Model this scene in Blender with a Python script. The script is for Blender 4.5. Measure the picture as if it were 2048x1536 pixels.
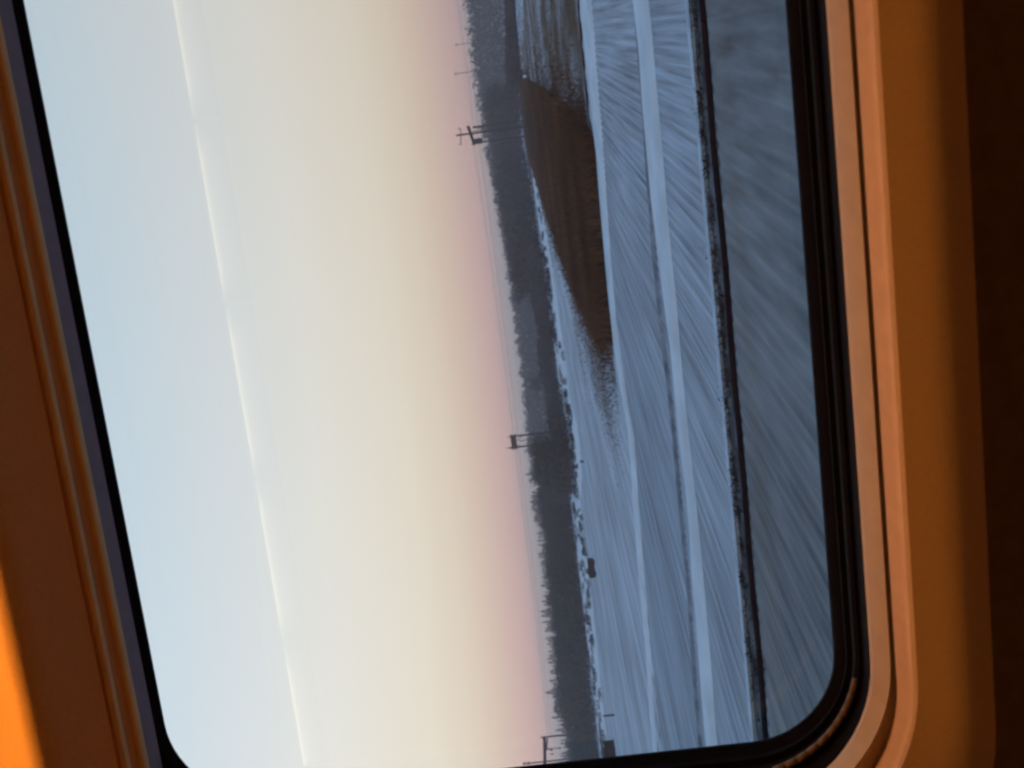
import bpy, bmesh, math, random
import numpy as np
from mathutils import Vector, Matrix

random.seed(7)
rng = np.random.default_rng(7)
for o in list(bpy.data.objects):
    bpy.data.objects.remove(o)
scene = bpy.context.scene
C = scene.collection

# ------------------------------------------------------------------ camera
# World: X along the train (to the right when looking out), Y out of the window, Z up.
F = 1900.0                    # focal length in photo pixels (photo 2048 wide)
EYE = 3.5                     # eye height over the field
d_left = Vector((2502 - 1024, -(12600 - 768), -F)).normalized()     # vanishing point of the train direction
p_hor = Vector((1085 - 1024, 0, -F))
xc = -d_left
zc = xc.cross(p_hor).normalized()
yc = zc.cross(xc).normalized()
if yc.z > 0:
    zc = -zc; yc = -yc
M3 = Matrix((xc, yc, zc))     # rows: world axes in camera coordinates
cam = bpy.data.cameras.new('camera')
cam_ob = bpy.data.objects.new('camera', cam)
C.objects.link(cam_ob)
cam_ob.matrix_world = Matrix.Translation((0, 0, EYE)) @ M3.to_4x4()
cam.sensor_width = 36.0
cam.lens = 36.0 * F / 2048.0
cam.clip_start = 0.02
cam.clip_end = 20000
scene.camera = cam_ob
cam.dof.use_dof = True
cam.dof.focus_distance = 1.8
cam.dof.aperture_fstop = 7.0

# ------------------------------------------------------------------ sky, sun, exposure
def lin(c):
    return tuple(((v / 255.0) / 12.92 if v / 255.0 <= 0.04045 else ((v / 255.0 + 0.055) / 1.055) ** 2.4) for v in c)

world = bpy.data.worlds.new("World")
scene.world = world
world.use_nodes = True
nt = world.node_tree
nt.nodes.clear()
wout = nt.nodes.new('ShaderNodeOutputWorld')
bg = nt.nodes.new('ShaderNodeBackground')
tc = nt.nodes.new('ShaderNodeTexCoord')
sep = nt.nodes.new('ShaderNodeSeparateXYZ')
ramp = nt.nodes.new('ShaderNodeValToRGB')
nt.links.new(tc.outputs['Generated'], sep.inputs[0])
nt.links.new(sep.outputs['Z'], ramp.inputs[0])
SKY = [(0.0, (150, 154, 168)), (0.020, (168, 163, 168)), (0.030, (178, 168, 170)), (0.042, (207, 175, 170)), (0.060, (214, 184, 174)),
       (0.085, (219, 198, 180)), (0.11, (224, 210, 190)), (0.150, (227, 219, 203)), (0.24, (225, 224, 216)), (0.31, (213, 219, 220)),
       (0.38, (201, 214, 222)), (0.44, (190, 210, 222)), (0.62, (128, 160, 192)), (1.0, (72, 104, 148))]
el = ramp.color_ramp.elements
while len(el) > 1:
    el.remove(el[-1])
el[0].position = SKY[0][0]; el[0].color = (*lin(SKY[0][1]), 1)
for p, c in SKY[1:]:
    e = el.new(p); e.color = (*lin(c), 1)
# the sky is a little brighter towards the left of the view, where the low sun is nearer
mx = nt.nodes.new('ShaderNodeMapRange')
mx.inputs['From Min'].default_value = -0.75; mx.inputs['From Max'].default_value = 0.55
mx.inputs['To Min'].default_value = 1.34; mx.inputs['To Max'].default_value = 0.90
nt.links.new(sep.outputs['X'], mx.inputs['Value'])
nt.links.new(ramp.outputs[0], bg.inputs['Color'])
nt.links.new(mx.outputs[0], bg.inputs['Strength'])
nt.links.new(bg.outputs[0], wout.inputs[0])

sun = bpy.data.lights.new('sun', 'SUN')
sun.energy = 0.25
sun.angle = math.radians(0.5)
sun.color = (1.0, 0.55, 0.28)
sun_ob = bpy.data.objects.new('sun', sun)
C.objects.link(sun_ob)
sun_dir = Vector((-0.35, -1.0, 0.022)).normalized()       # where the sun stands: low behind the train
sun_ob.rotation_euler = sun_dir.to_track_quat('Z', 'Y').to_euler()

scene.view_settings.view_transform = 'Standard'
scene.view_settings.look = 'None'
scene.view_settings.exposure = 0
scene.view_settings.gamma = 1
scene.view_settings.use_curve_mapping = False
scene.render.engine = 'CYCLES'
scene.cycles.use_denoising = True
scene.cycles.max_bounces = 8
scene.cycles.diffuse_bounces = 4
scene.cycles.transparent_max_bounces = 12

# ------------------------------------------------------------------ pixel -> world (photo pixels)
def ray(px, py):
    return M3 @ Vector((px - 1024, -(py - 768), -F))
def ground(px, py, z=0.0):
    d = ray(px, py)
    t = (z - EYE) / d.z
    return Vector((d.x * t, d.y * t, z))
def plane(px, py, Y):
    d = ray(px, py)
    t = Y / d.y
    return Vector((d.x * t, Y, EYE + d.z * t))
def height_at(px, py, base):                 # z of pixel px on the vertical above a ground point at that depth
    return plane(px, py, base.y).z

# ------------------------------------------------------------------ helpers
def put(name, me, m=None, parent=None):
    o = bpy.data.objects.new(name, me)
    C.objects.link(o)
    if m is not None and len(me.materials) == 0:
        me.materials.append(m)
    if parent is not None:
        o.parent = parent
    return o
def mesh_from(name, verts, faces, m=None, smooth=False):
    me = bpy.data.meshes.new(name)
    me.from_pydata([tuple(v) for v in verts], [], faces)
    me.update()
    if smooth:
        for p in me.polygons: p.use_smooth = True
    if m is not None: me.materials.append(m)
    return me
def from_bm(name, bm, m, parent=None, smooth=False):
    me = bpy.data.meshes.new(name)
    bm.to_mesh(me); bm.free()
    if smooth:
        for p in me.polygons: p.use_smooth = True
    me.materials.append(m)
    return put(name, me, None, parent)
def add_box(bm, lo, hi, bev=0.0):
    r = bmesh.ops.create_cube(bm, size=1.0)
    vs = r['verts']
    lo, hi = Vector(lo), Vector(hi)
    for v in vs:
        v.co = Vector((lo[i] + (v.co[i] + 0.5) * (hi[i] - lo[i]) for i in range(3)))
    if bev > 0:
        es = list({e for v in vs for e in v.link_edges})
        bmesh.ops.bevel(bm, geom=es, offset=bev, segments=2, affect='EDGES')
def add_tube(bm, a, b, r0, r1=None, n=8):
    a, b = Vector(a), Vector(b)
    r1 = r0 if r1 is None else r1
    z = (b - a).normalized()
    x = z.orthogonal().normalized(); y = z.cross(x)
    rings = []
    for p, r in ((a, r0), (b, r1)):
        rings.append([bm.verts.new(p + (x * math.cos(k * 2 * math.pi / n) + y * math.sin(k * 2 * math.pi / n)) * r) for k in range(n)])
    for k in range(n):
        bm.faces.new((rings[0][k], rings[0][(k + 1) % n], rings[1][(k + 1) % n], rings[1][k]))
    bm.faces.new(rings[0][::-1]); bm.faces.new(rings[1])
def tag(o, label, cat, group=None, kind=None):
    o['label'] = label
    if cat: o['category'] = cat
    if group: o['group'] = group
    if kind: o['kind'] = kind
    return o
def struct(o):
    o['kind'] = 'structure'; return o
def thing(name, label, cat, loc=(0, 0, 0), rz=0, group=None):
    o = bpy.data.objects.new(name, None)
    C.objects.link(o)
    o.location = loc; o.rotation_euler = (0, 0, rz)
    o.empty_display_size = 0.2
    return tag(o, label, cat, group)
def dup(root, loc, rz, scale, label=None):
    r = root.copy(); C.objects.link(r)
    r.location = loc; r.rotation_euler = (0, 0, rz); r.scale = scale
    if label: r['label'] = label
    for ch in list(root.children):
        c = ch.copy(); C.objects.link(c); c.parent = r
    return r

# ------------------------------------------------------------------ materials
def mat(name, col, rough=0.6, spec=0.4, noise=0.0, nscale=20.0, bump=0.0, bscale=200.0, stretch=(1, 1, 1), metallic=0.0):
    m = bpy.data.materials.new(name); m.use_nodes = True
    n = m.node_tree; b = n.nodes['Principled BSDF']
    b.inputs['Base Color'].default_value = (*col, 1)
    b.inputs['Roughness'].default_value = rough
    b.inputs['Specular IOR Level'].default_value = spec
    b.inputs['Metallic'].default_value = metallic
    t = n.nodes.new('ShaderNodeTexCoord')
    mp = n.nodes.new('ShaderNodeMapping'); mp.inputs['Scale'].default_value = stretch
    n.links.new(t.outputs['Object'], mp.inputs[0])
    if noise > 0:
        nz = n.nodes.new('ShaderNodeTexNoise'); nz.inputs['Scale'].default_value = nscale; nz.inputs['Detail'].default_value = 5
        n.links.new(mp.outputs[0], nz.inputs['Vector'])
        r = n.nodes.new('ShaderNodeMapRange')
        r.inputs['From Min'].default_value = 0.3; r.inputs['From Max'].default_value = 0.7
        r.inputs['To Min'].default_value = 1 - noise; r.inputs['To Max'].default_value = 1 + noise
        n.links.new(nz.outputs['Fac'], r.inputs['Value'])
        mu = n.nodes.new('ShaderNodeVectorMath'); mu.operation = 'SCALE'
        mu.inputs[0].default_value = col
        n.links.new(r.outputs[0], mu.inputs['Scale'])
        n.links.new(mu.outputs[0], b.inputs['Base Color'])
    if bump > 0:
        nb = n.nodes.new('ShaderNodeTexNoise'); nb.inputs['Scale'].default_value = bscale; nb.inputs['Detail'].default_value = 3
        n.links.new(mp.outputs[0], nb.inputs['Vector'])
        bp = n.nodes.new('ShaderNodeBump'); bp.inputs['Strength'].default_value = bump; bp.inputs['Distance'].default_value = 0.002
        n.links.new(nb.outputs['Fac'], bp.inputs['Height'])
        n.links.new(bp.outputs[0], b.inputs['Normal'])
    return m

def emit_mat(name, col, strength):
    m = bpy.data.materials.new(name); m.use_nodes = True
    n = m.node_tree; n.nodes.clear()
    o = n.nodes.new('ShaderNodeOutputMaterial'); e = n.nodes.new('ShaderNodeEmission')
    e.inputs['Color'].default_value = (*col, 1); e.inputs['Strength'].default_value = strength
    n.links.new(e.outputs[0], o.inputs[0])
    return m

def glass_mat(name, tint, refl):
    m = bpy.data.materials.new(name); m.use_nodes = True
    n = m.node_tree; n.nodes.clear()
    o = n.nodes.new('ShaderNodeOutputMaterial')
    t = n.nodes.new('ShaderNodeBsdfTransparent'); t.inputs['Color'].default_value = (*tint, 1)
    g = n.nodes.new('ShaderNodeBsdfGlossy'); g.inputs['Roughness'].default_value = 0.0
    mix = n.nodes.new('ShaderNodeMixShader'); mix.inputs[0].default_value = refl
    n.links.new(t.outputs[0], mix.inputs[1]); n.links.new(g.outputs[0], mix.inputs[2])
    n.links.new(mix.outputs[0], o.inputs[0])
    return m

def snow_soil(name, snow, soil, cover, kx, streak=2.6, soft=0.16, along=0.06, ridge=None):
    """Thin snow lying over worked soil: the soil shows in streaks that follow the rows (direction kx = dX/dY)."""
    m = bpy.data.materials.new(name); m.use_nodes = True
    n = m.node_tree; b = n.nodes['Principled BSDF']
    b.inputs['Roughness'].default_value = 0.85
    b.inputs['Specular IOR Level'].default_value = 0.15
    t = n.nodes.new('ShaderNodeUVMap') ; t.uv_map = 'rows'       # u across the rows, v along them, in metres
    def noise(scale, sx, sy, detail):
        mp = n.nodes.new('ShaderNodeMapping'); mp.inputs['Scale'].default_value = (sx, sy, 1)
        n.links.new(t.outputs['UV'], mp.inputs[0])
        nz = n.nodes.new('ShaderNodeTexNoise'); nz.inputs['Scale'].default_value = scale; nz.inputs['Detail'].default_value = detail
        n.links.new(mp.outputs[0], nz.inputs['Vector'])
        return nz.outputs['Fac']
    a = noise(1.0, streak, along, 4)
    bb = noise(1.0, 0.25, 0.10, 3)
    c = noise(1.0, streak * 3.2, along * 2.0, 3)
    geo = n.nodes.new('ShaderNodeNewGeometry'); sp = n.nodes.new('ShaderNodeSeparateXYZ')
    n.links.new(geo.outputs['Position'], sp.inputs[0])
    def math_(op, x, y):
        q = n.nodes.new('ShaderNodeMath'); q.operation = op
        for i, v in enumerate((x, y)):
            if isinstance(v, (int, float)): q.inputs[i].default_value = v
            else: n.links.new(v, q.inputs[i])
        return q.outputs[0]
    s = math_('ADD', math_('MULTIPLY', a, 0.55), math_('MULTIPLY', bb, 0.30))
    s = math_('ADD', s, math_('MULTIPLY', c, 0.25))
    if ridge:
        s = math_('ADD', s, math_('MULTIPLY', sp.outputs['Z'], ridge))   # ridges blown clear of snow
    mr = n.nodes.new('ShaderNodeMapRange')
    mr.inputs['From Min'].default_value = cover - soft; mr.inputs['From Max'].default_value = cover + soft
    n.links.new(s, mr.inputs['Value'])
    mix = n.nodes.new('ShaderNodeMix'); mix.data_type = 'RGBA'
    mix.inputs['A'].default_value = (*snow, 1); mix.inputs['B'].default_value = (*soil, 1)
    n.links.new(mr.outputs[0], mix.inputs['Factor'])
    n.links.new(mix.outputs['Result'], b.inputs['Base Color'])
    return m

SNOW = (0.56, 0.68, 0.83)
M = {}
M['soil'] = mat('dark soil', (0.05, 0.055, 0.06), 0.9, 0.1, 0.4, 2.0)
M['far_snow'] = mat('far snow', (0.40, 0.50, 0.66), 0.9, 0.1, 0.3, 0.02)
M['edge_snow'] = mat('thin edge snow', (0.46, 0.57, 0.70), 0.85, 0.1, 0.3, 1.5)
M['road_snow'] = mat('packed snow', (0.62, 0.74, 0.86), 0.8, 0.15, 0.12, 0.7, 0.3, 8.0)
M['brown_grass_ground'] = mat('brown stubble ground', (0.05, 0.026, 0.015), 0.95, 0.05, 0.8, 0.12)
M['pale_grass'] = mat('frosted dry grass', (0.14, 0.12, 0.105), 0.9, 0.05, 0.5, 0.3)
M['dry_grass'] = mat('dry brown grass', (0.085, 0.046, 0.025), 0.9, 0.05, 0.75, 0.09)
M['weed'] = mat('frosted weeds', (0.045, 0.055, 0.062), 0.9, 0.05, 0.4, 3.0)
M['shrub'] = mat('dark shrub twigs', (0.035, 0.036, 0.05), 0.9, 0.05, 0.3, 2.0)
M['twig'] = mat('bare twigs', (0.085, 0.078, 0.088), 0.9, 0.05, 0.3, 0.1)
M['conifer'] = mat('conifer needles', (0.060, 0.066, 0.066), 0.9, 0.05, 0.3, 0.1)
M['far_twig'] = mat('far wood', (0.035, 0.042, 0.055), 0.9, 0.05, 0.25, 0.02)
M['bark'] = mat('bark', (0.06, 0.05, 0.045), 0.9, 0.05, 0.3, 3.0)
M['pole_wood'] = mat('weathered pole wood', (0.05, 0.035, 0.045), 0.85, 0.1, 0.3, 2.0)
M['metal_dark'] = mat('dark metal', (0.035, 0.03, 0.04), 0.6, 0.3)
M['insulator'] = mat('porcelain', (0.12, 0.09, 0.09), 0.3, 0.5)
M['wire'] = mat('wire', (0.10, 0.10, 0.13), 0.6, 0.3)
M['cable'] = mat('black cable', (0.005, 0.005, 0.011), 0.8, 0.05)
M['hut'] = mat('brown boards', (0.045, 0.028, 0.028), 0.9, 0.1, 0.3, 3.0, stretch=(6, 6, 0.4))
M['roof'] = mat('dark roof', (0.03, 0.03, 0.035), 0.8, 0.1)
M['pane_dark'] = mat('dark pane', (0.01, 0.01, 0.012), 0.2, 0.5)
M['tank'] = mat('dark painted steel', (0.022, 0.016, 0.022), 0.6, 0.3, 0.3, 3.0)
M['wall'] = mat('cabin wall plastic', (0.62, 0.47, 0.31), 0.6, 0.2, 0.05, 260.0, 0.14, 600.0)
M['ridge_wall'] = mat('tan window ridge plastic', (0.70, 0.46, 0.24), 0.65, 0.08, 0.05, 60.0, 0.3, 700.0)
M['lip'] = mat('pale window lip plastic', (0.66, 0.56, 0.40), 0.6, 0.25, 0.05, 60.0, 0.3, 700.0)
M['soffit'] = mat('beige soffit plastic', (0.80, 0.50, 0.22), 0.55, 0.2, 0.05, 260.0, 0.14, 600.0)
M['ridge'] = mat('beige bead plastic', (0.95, 0.66, 0.28), 0.8, 0.05, 0.05, 30.0)
M['grey_strip'] = mat('grey blind guide', (0.33, 0.33, 0.36), 0.6, 0.3, 0.05, 60.0)
M['rubber'] = mat('black rubber seal', (0.010, 0.009, 0.011), 0.75, 0.04, 0.2, 40.0)
M['bead'] = mat('worn brass bead', (0.20, 0.13, 0.06), 0.45, 0.4, 0.2, 300.0)
M['dark_trim_and_shade'] = mat('dark brown cabin trim and panel shade', (0.19, 0.14, 0.09), 0.9, 0.1, 0.1, 50.0)  # end walls, and the shade painted into the lower panel
M['floor'] = mat('cabin floor covering', (0.20, 0.145, 0.09), 0.8, 0.2, 0.1, 30.0)
M['ceiling'] = mat('ceiling laminate', (0.14, 0.11, 0.08), 0.7, 0.2)
M['steel'] = mat('rack steel', (0.3, 0.3, 0.3), 0.4, 0.5, metallic=1.0)
def diffuser_mat(half):
    # frosted lamp cover: brightest along its upper edge where the tube sits, fading downwards and towards its ends
    m = bpy.data.materials.new('opposite lamp diffuser'); m.use_nodes = True
    n = m.node_tree; n.nodes.clear()
    o = n.nodes.new('ShaderNodeOutputMaterial'); e = n.nodes.new('ShaderNodeEmission')
    e.inputs['Color'].default_value = (1.0, 0.80, 0.48, 1)
    t = n.nodes.new('ShaderNodeTexCoord'); sp = n.nodes.new('ShaderNodeSeparateXYZ')
    n.links.new(t.outputs['Object'], sp.inputs[0])
    r = n.nodes.new('ShaderNodeValToRGB')
    mr = n.nodes.new('ShaderNodeMapRange'); mr.inputs['From Min'].default_value = -0.075; mr.inputs['From Max'].default_value = 0.011
    n.links.new(sp.outputs['Z'], mr.inputs['Value']); n.links.new(mr.outputs[0], r.inputs[0])
    q = r.color_ramp.elements
    q[0].position = 0; q[0].color = (0, 0, 0, 1)
    q[1].position = 1; q[1].color = (0.05, 0.05, 0.05, 1)
    for p, v in ((0.35, 0.10), (0.65, 0.30), (0.80, 0.50), (0.88, 1.0), (0.92, 1.0)):
        k = q.new(p); k.color = (v, v, v, 1)
    ab = n.nodes.new('ShaderNodeMath'); ab.operation = 'ABSOLUTE'; n.links.new(sp.outputs['X'], ab.inputs[0])
    mx = n.nodes.new('ShaderNodeMapRange'); mx.interpolation_type = 'SMOOTHSTEP'
    mx.inputs['From Min'].default_value = half; mx.inputs['From Max'].default_value = half - 0.12; mx.inputs['To Min'].default_value = 0.3
    n.links.new(ab.outputs[0], mx.inputs['Value'])
    mu = n.nodes.new('ShaderNodeMath'); mu.operation = 'MULTIPLY'
    n.links.new(r.outputs[0], mu.inputs[0]); n.links.new(mx.outputs[0], mu.inputs[1])
    ms = n.nodes.new('ShaderNodeMath'); ms.operation = 'MULTIPLY'; ms.inputs[1].default_value = 3.4
    n.links.new(mu.outputs[0], ms.inputs[0]); n.links.new(ms.outputs[0], e.inputs['Strength'])
    n.links.new(e.outputs[0], o.inputs[0])
    return m
M['diffuser'] = diffuser_mat(0.28)
M['tube'] = emit_mat('warm lamp tube', (1.0, 0.36, 0.055), 46.0)
M['glass'] = glass_mat('window glass', (0.975, 0.975, 0.975), 0.03)

# ------------------------------------------------------------------ ground and fields
bm = bmesh.new()
bmesh.ops.create_grid(bm, x_segments=1, y_segments=1, size=9000)
for v in bm.verts: v.co.z = -0.25
struct(from_bm('ground', bm, M['far_snow']))

def k_of(vy):                                # dX/dY of the direction that vanishes on the horizon at photo row vy
    t = (2502 - 1085) / (12600 - 768)
    d = ray(1085 + t * (vy - 768), vy)
    return d.x / d.y

def field(name, m, x_lo, x_hi, y_lo, y_hi, step, kfun, amp, ny, period, z0=0.0, flat=()):
    """Ploughed ground: real ridges run along the rows."""
    xs = np.arange(x_lo, x_hi, step)
    v = np.linspace(0, 1, ny) ** 1.6
    ys = y_lo + v * (y_hi - y_lo)
    ks = np.array([kfun(x) for x in xs])
    X = xs[:, None] + ks[:, None] * (ys[None, :] - y_lo)
    Y = np.repeat(ys[None, :], len(xs), 0)
    ph = xs / period + 0.35 * np.interp(xs, np.arange(x_lo, x_hi + 3, 1.5), rng.random(len(np.arange(x_lo, x_hi + 3, 1.5))))
    amps = np.interp(xs, np.arange(x_lo, x_hi + 2, 0.7), 0.45 + 0.75 * rng.random(len(np.arange(x_lo, x_hi + 2, 0.7))))
    Z = z0 + (amp * amps * np.sin(2 * np.pi * ph))[:, None] * (0.8 + 0.4 * rng.random((len(xs), ny)))
    for yc0, half in flat:                       # ground levelled where roads and edges run
        Z = z0 + (Z - z0) * (0.12 + 0.88 * np.clip((np.abs(ys - yc0) - half) / 1.2, 0, 1))[None, :]
    nx = len(xs)
    co = np.stack([X, Y, Z], -1).reshape(-1, 3)
    idx = np.arange(nx * ny).reshape(nx, ny)
    q = np.stack([idx[:-1, :-1], idx[1:, :-1], idx[1:, 1:], idx[:-1, 1:]], -1).reshape(-1, 4)
    me = bpy.data.meshes.new(name)
    me.vertices.add(len(co)); me.vertices.foreach_set('co', co.ravel())
    me.loops.add(q.size); me.loops.foreach_set('vertex_index', q.ravel().astype(np.int32))
    me.polygons.add(len(q)); me.polygons.foreach_set('loop_start', (np.arange(len(q)) * 4).astype(np.int32))
    me.polygons.foreach_set('use_smooth', np.ones(len(q), bool))
    uv = me.uv_layers.new(name='rows')
    rows = np.stack([np.repeat(xs[:, None], ny, 1), Y], -1).reshape(-1, 2)
    uv.data.foreach_set('uv', rows[q.ravel()].ravel().astype(np.float32))
    me.update(); me.validate()
    return struct(put(name, me, m))

yA = ground(1247, 768).y; yB = ground(1345, 768).y; yD = ground(1441, 768).y
def k_near(x):
    vy = np.interp(x, [-26, -12, -5, 3], [-700, -330, -60, 60])
    return k_of(vy)
def k_far(x):
    return k_of(np.interp(x, [-60, 0], [40, 120]))
M['field_far'] = snow_soil('snowy far field', SNOW, (0.11, 0.13, 0.15), 0.605, 0, 2.2, 0.15, 0.02)
M['field_mid'] = snow_soil('snowy ploughed field', SNOW, (0.11, 0.125, 0.14), 0.572, 0, 7.5, 0.20, 0.16, 1.2)
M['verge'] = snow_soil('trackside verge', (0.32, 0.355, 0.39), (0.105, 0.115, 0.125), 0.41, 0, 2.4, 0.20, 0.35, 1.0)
field('far_field', M['field_far'], -170, 60, yA, 330, 0.35, k_far, 0.03, 20, 1.4)
field('snowy_field', M['field_mid'], -42, 14, yD - 0.2, yA + 0.3, 0.05, k_near, 0.022, 44, 0.30, 0.0, ((ground(1366, 768).y, 1.3), (yD, 0.1), (yA, 0.3)))
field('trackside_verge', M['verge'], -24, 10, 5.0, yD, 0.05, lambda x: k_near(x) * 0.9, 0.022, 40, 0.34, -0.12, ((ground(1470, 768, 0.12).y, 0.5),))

def strip(name, m, left, right, lift=0.11, n=60, bank=0.05):
    """A snow road between two photo edges, laid on the ground as a low bank with sloped sides."""
    L = [ground(*p) for p in left]; R = [ground(*p) for p in right]
    def samp(P, x):
        xs = [p.x for p in P]; ys = [p.y for p in P]
        if xs[0] > xs[-1]: xs = xs[::-1]; ys = ys[::-1]
        if x <= xs[0]: return ys[0]
        if x >= xs[-1]: return ys[-1]
        return float(np.interp(x, xs, ys))
    x0 = min(L[-1].x, R[-1].x) - 30; x1 = max(L[0].x, R[0].x) + 25
    vs, fs = [], []
    for i in range(n + 1):
        x = x0 + (x1 - x0) * i / n
        a, b = samp(L, x), samp(R, x)
        j = lambda s: (random.random() - 0.5) * s
        a += j(0.25); b += j(0.15)
        for y, z in ((a + bank, -0.03), (a, lift * 0.8 + j(0.02)), (a * 0.65 + b * 0.35, lift + j(0.02)), (a * 0.3 + b * 0.7, lift * 0.9 + j(0.02)), (b, lift * 0.8 + j(0.02)), (b - bank, -0.03)):
            vs.append((x, y, z))
    for i in range(n):
        for k in range(5):
            p = i * 6 + k
            fs.append((p, p + 1, p + 7, p + 6))
    return struct(put(name, mesh_from(name, vs, fs, m, True)))
strip('far_road', M['road_snow'],
      [(1163, 0), (1197, 330), (1214, 530), (1230, 690), (1246, 790), (1259, 850), (1269, 1000), (1280, 1150), (1293, 1290), (1301, 1420)],
      [(1183, 0), (1209, 330), (1222, 530), (1238, 690), (1253, 790), (1267, 850), (1277, 1000), (1288, 1150), (1300, 1290), (1307, 1420)])
strip('near_road', M['road_snow'],
      [(1276, 0), (1312, 400), (1336, 600), (1356, 760), (1381, 1000), (1396, 1200), (1418, 1470)],
      [(1297, 0), (1333, 400), (1352, 600), (1370, 800), (1392, 1000), (1411, 1200), (1433, 1470)], 0.15)
# wheel rut beside the near road
M['rut'] = mat('shallow rut', (0.22, 0.26, 0.32), 0.9, 0.1, 0.4, 2.0)
strip('wheel_rut', M['rut'], [(1284, 120), (1302, 400), (1318, 600), (1338, 760), (1362, 1000), (1380, 1200), (1400, 1470)],
      [(1285.5, 120), (1303.5, 400), (1319.5, 600), (1340, 760), (1364, 1000), (1382.5, 1200), (1402, 1470)], 0.10, 80, 0.05)

# snow bank in front of the hedge
def band(name, m, far_px, near_px, z):
    P = [ground(*p) for p in far_px] + [ground(*p) for p in near_px[::-1]]
    bm = bmesh.new()
    n = len(far_px)
    A = [bm.verts.new((P[i].x, P[i].y, -0.05)) for i in range(n)]
    Mid = [bm.verts.new(((P[i].x * 0.55 + P[2 * n - 1 - i].x * 0.45), (P[i].y * 0.55 + P[2 * n - 1 - i].y * 0.45), z + random.random() * 0.25)) for i in range(n)]
    B = [bm.verts.new((P[2 * n - 1 - i].x, P[2 * n - 1 - i].y, -0.05)) for i in range(n)]
    for i in range(n - 1):
        bm.faces.new((A[i], A[i + 1], Mid[i + 1], Mid[i])); bm.faces.new((Mid[i], Mid[i + 1], B[i + 1], B[i]))
    bm.normal_update()
    for f in bm.faces:
        if f.normal.z < 0: f.normal_flip()
    return struct(from_bm(name, bm, m, None, True))
BASE = [(1046, 150), (1050, 270), (1064, 350), (1078, 440), (1086, 500), (1099, 600), (1111, 700), (1120, 780), (1136, 850), (1142, 900), (1146, 960),
        (1142, 1000), (1149, 1060), (1157, 1130), (1166, 1200), (1176, 1290), (1184, 1370), (1193, 1450), (1202, 1530), (1212, 1620)]
NEAR = [(x + 10 + 10 * min(1, max(0, (y - 300) / 500)), y) for x, y in BASE]
M['bank_snow'] = mat('bank snow', (0.66, 0.78, 0.90), 0.85, 0.1, 0.15, 0.3)
band('snow_bank', M['bank_snow'], BASE, NEAR, 0.35)

# ------------------------------------------------------------------ brown grass patch
POLY = [(1043, 152), (1075, 168), (1110, 190), (1150, 222), (1184, 262), (1195, 300), (1201, 400), (1213, 530), (1227, 688), (1216, 676), (1195, 640),
        (1168, 592), (1147, 545), (1122, 482), (1099, 420), (1078, 362), (1062, 318), (1052, 270), (1046, 210)]
PG = [ground(*p) for p in POLY]
def inside(P, x, y):
    n = len(P); r = np.zeros(len(x), bool); j = n - 1
    for i in range(n):
        a, b = P[i], P[j]
        with np.errstate(divide='ignore', invalid='ignore'):
            c = ((a.y > y) != (b.y > y)) & (x < (b.x - a.x) * (y - a.y) / (b.y - a.y + 1e-12) + a.x)
        r ^= c; j = i
    return r
vs = [(p.x, p.y, 0.08) for p in PG]
me = bpy.data.meshes.new('stubble_patch')
bm = bmesh.new()
ring = []
for i, p in enumerate(PG):                        # ragged outline
    q = PG[(i + 1) % len(PG)]
    for k in range(5):
        w = p.lerp(q, k / 5)
        s = 0.05 if (w.y < yA + 6 or i < 8 and i > 4) else 0.010 * w.y
        ring.append(bm.verts.new((w.x + random.gauss(0, s), w.y + random.gauss(0, s * 0.6), 0.085)))
f = bm.faces.new(ring)
bmesh.ops.triangulate(bm, faces=[f])
bm.normal_update()
for f in bm.faces:
    if f.normal.z < 0: f.normal_flip()
struct(from_bm('stubble_ground', bm, M['brown_grass_ground']))

QG = [ground(*p) for p in ((1049, -170), (1160, -170), (1164, 0), (1180, 180), (1190, 268), (1150, 226), (1110, 194), (1075, 172), (1047, 156))]
M['mottled'] = snow_soil('snow and stubble', (0.40, 0.47, 0.56), (0.07, 0.05, 0.035), 0.52, 0, 0.22, 0.10, 0.10)
bm = bmesh.new(); uvl = bm.loops.layers.uv.new('rows')
f = bm.faces.new([bm.verts.new((p.x, p.y + (1.6 if p.y < yA + 4 else 0), 0.075)) for p in QG])
for lp in f.loops: lp[uvl].uv = (lp.vert.co.x, lp.vert.co.y)
bmesh.ops.triangulate(bm, faces=[f]); bm.normal_update()
for f in bm.faces:
    if f.normal.z < 0: f.normal_flip()
struct(from_bm('stubble_and_snow', bm, M['mottled']))

def blades(name, X, Y, h, w, lean, m, label, cat, z=0.03):
    n = len(X)
    ang = rng.random(n) * math.pi * 2
    lx = rng.normal(0, lean, n) * h; ly = rng.normal(0, lean, n) * h
    a = np.stack([X - np.cos(ang) * w, Y - np.sin(ang) * w, np.full(n, z)], -1)
    b = np.stack([X + np.cos(ang) * w, Y + np.sin(ang) * w, np.full(n, z)], -1)
    c = np.stack([X + lx, Y + ly, z + h], -1)
    co = np.stack([a, b, c], 1).reshape(-1, 3)
    me = bpy.data.meshes.new(name)
    me.vertices.add(len(co)); me.vertices.foreach_set('co', co.ravel())
    me.loops.add(n * 3); me.loops.foreach_set('vertex_index', np.arange(n * 3, dtype=np.int32))
    me.polygons.add(n); me.polygons.foreach_set('loop_start', (np.arange(n) * 3).astype(np.int32))
    me.update(); me.validate()
    return tag(put(name, me, m), label, cat, None, 'stuff')
lo_x, hi_x = min(p.x for p in PG), max(p.x for p in PG)
lo_y, hi_y = min(p.y for p in PG), max(p.y for p in PG)
N = 150000
Yr = 1.0 / (1.0 / hi_y + rng.random(N) * (1.0 / lo_y - 1.0 / hi_y)); Xr = lo_x + rng.random(N) * (hi_x - lo_x)
k = inside(PG, Xr, Yr); Xr, Yr = Xr[k], Yr[k]
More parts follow.
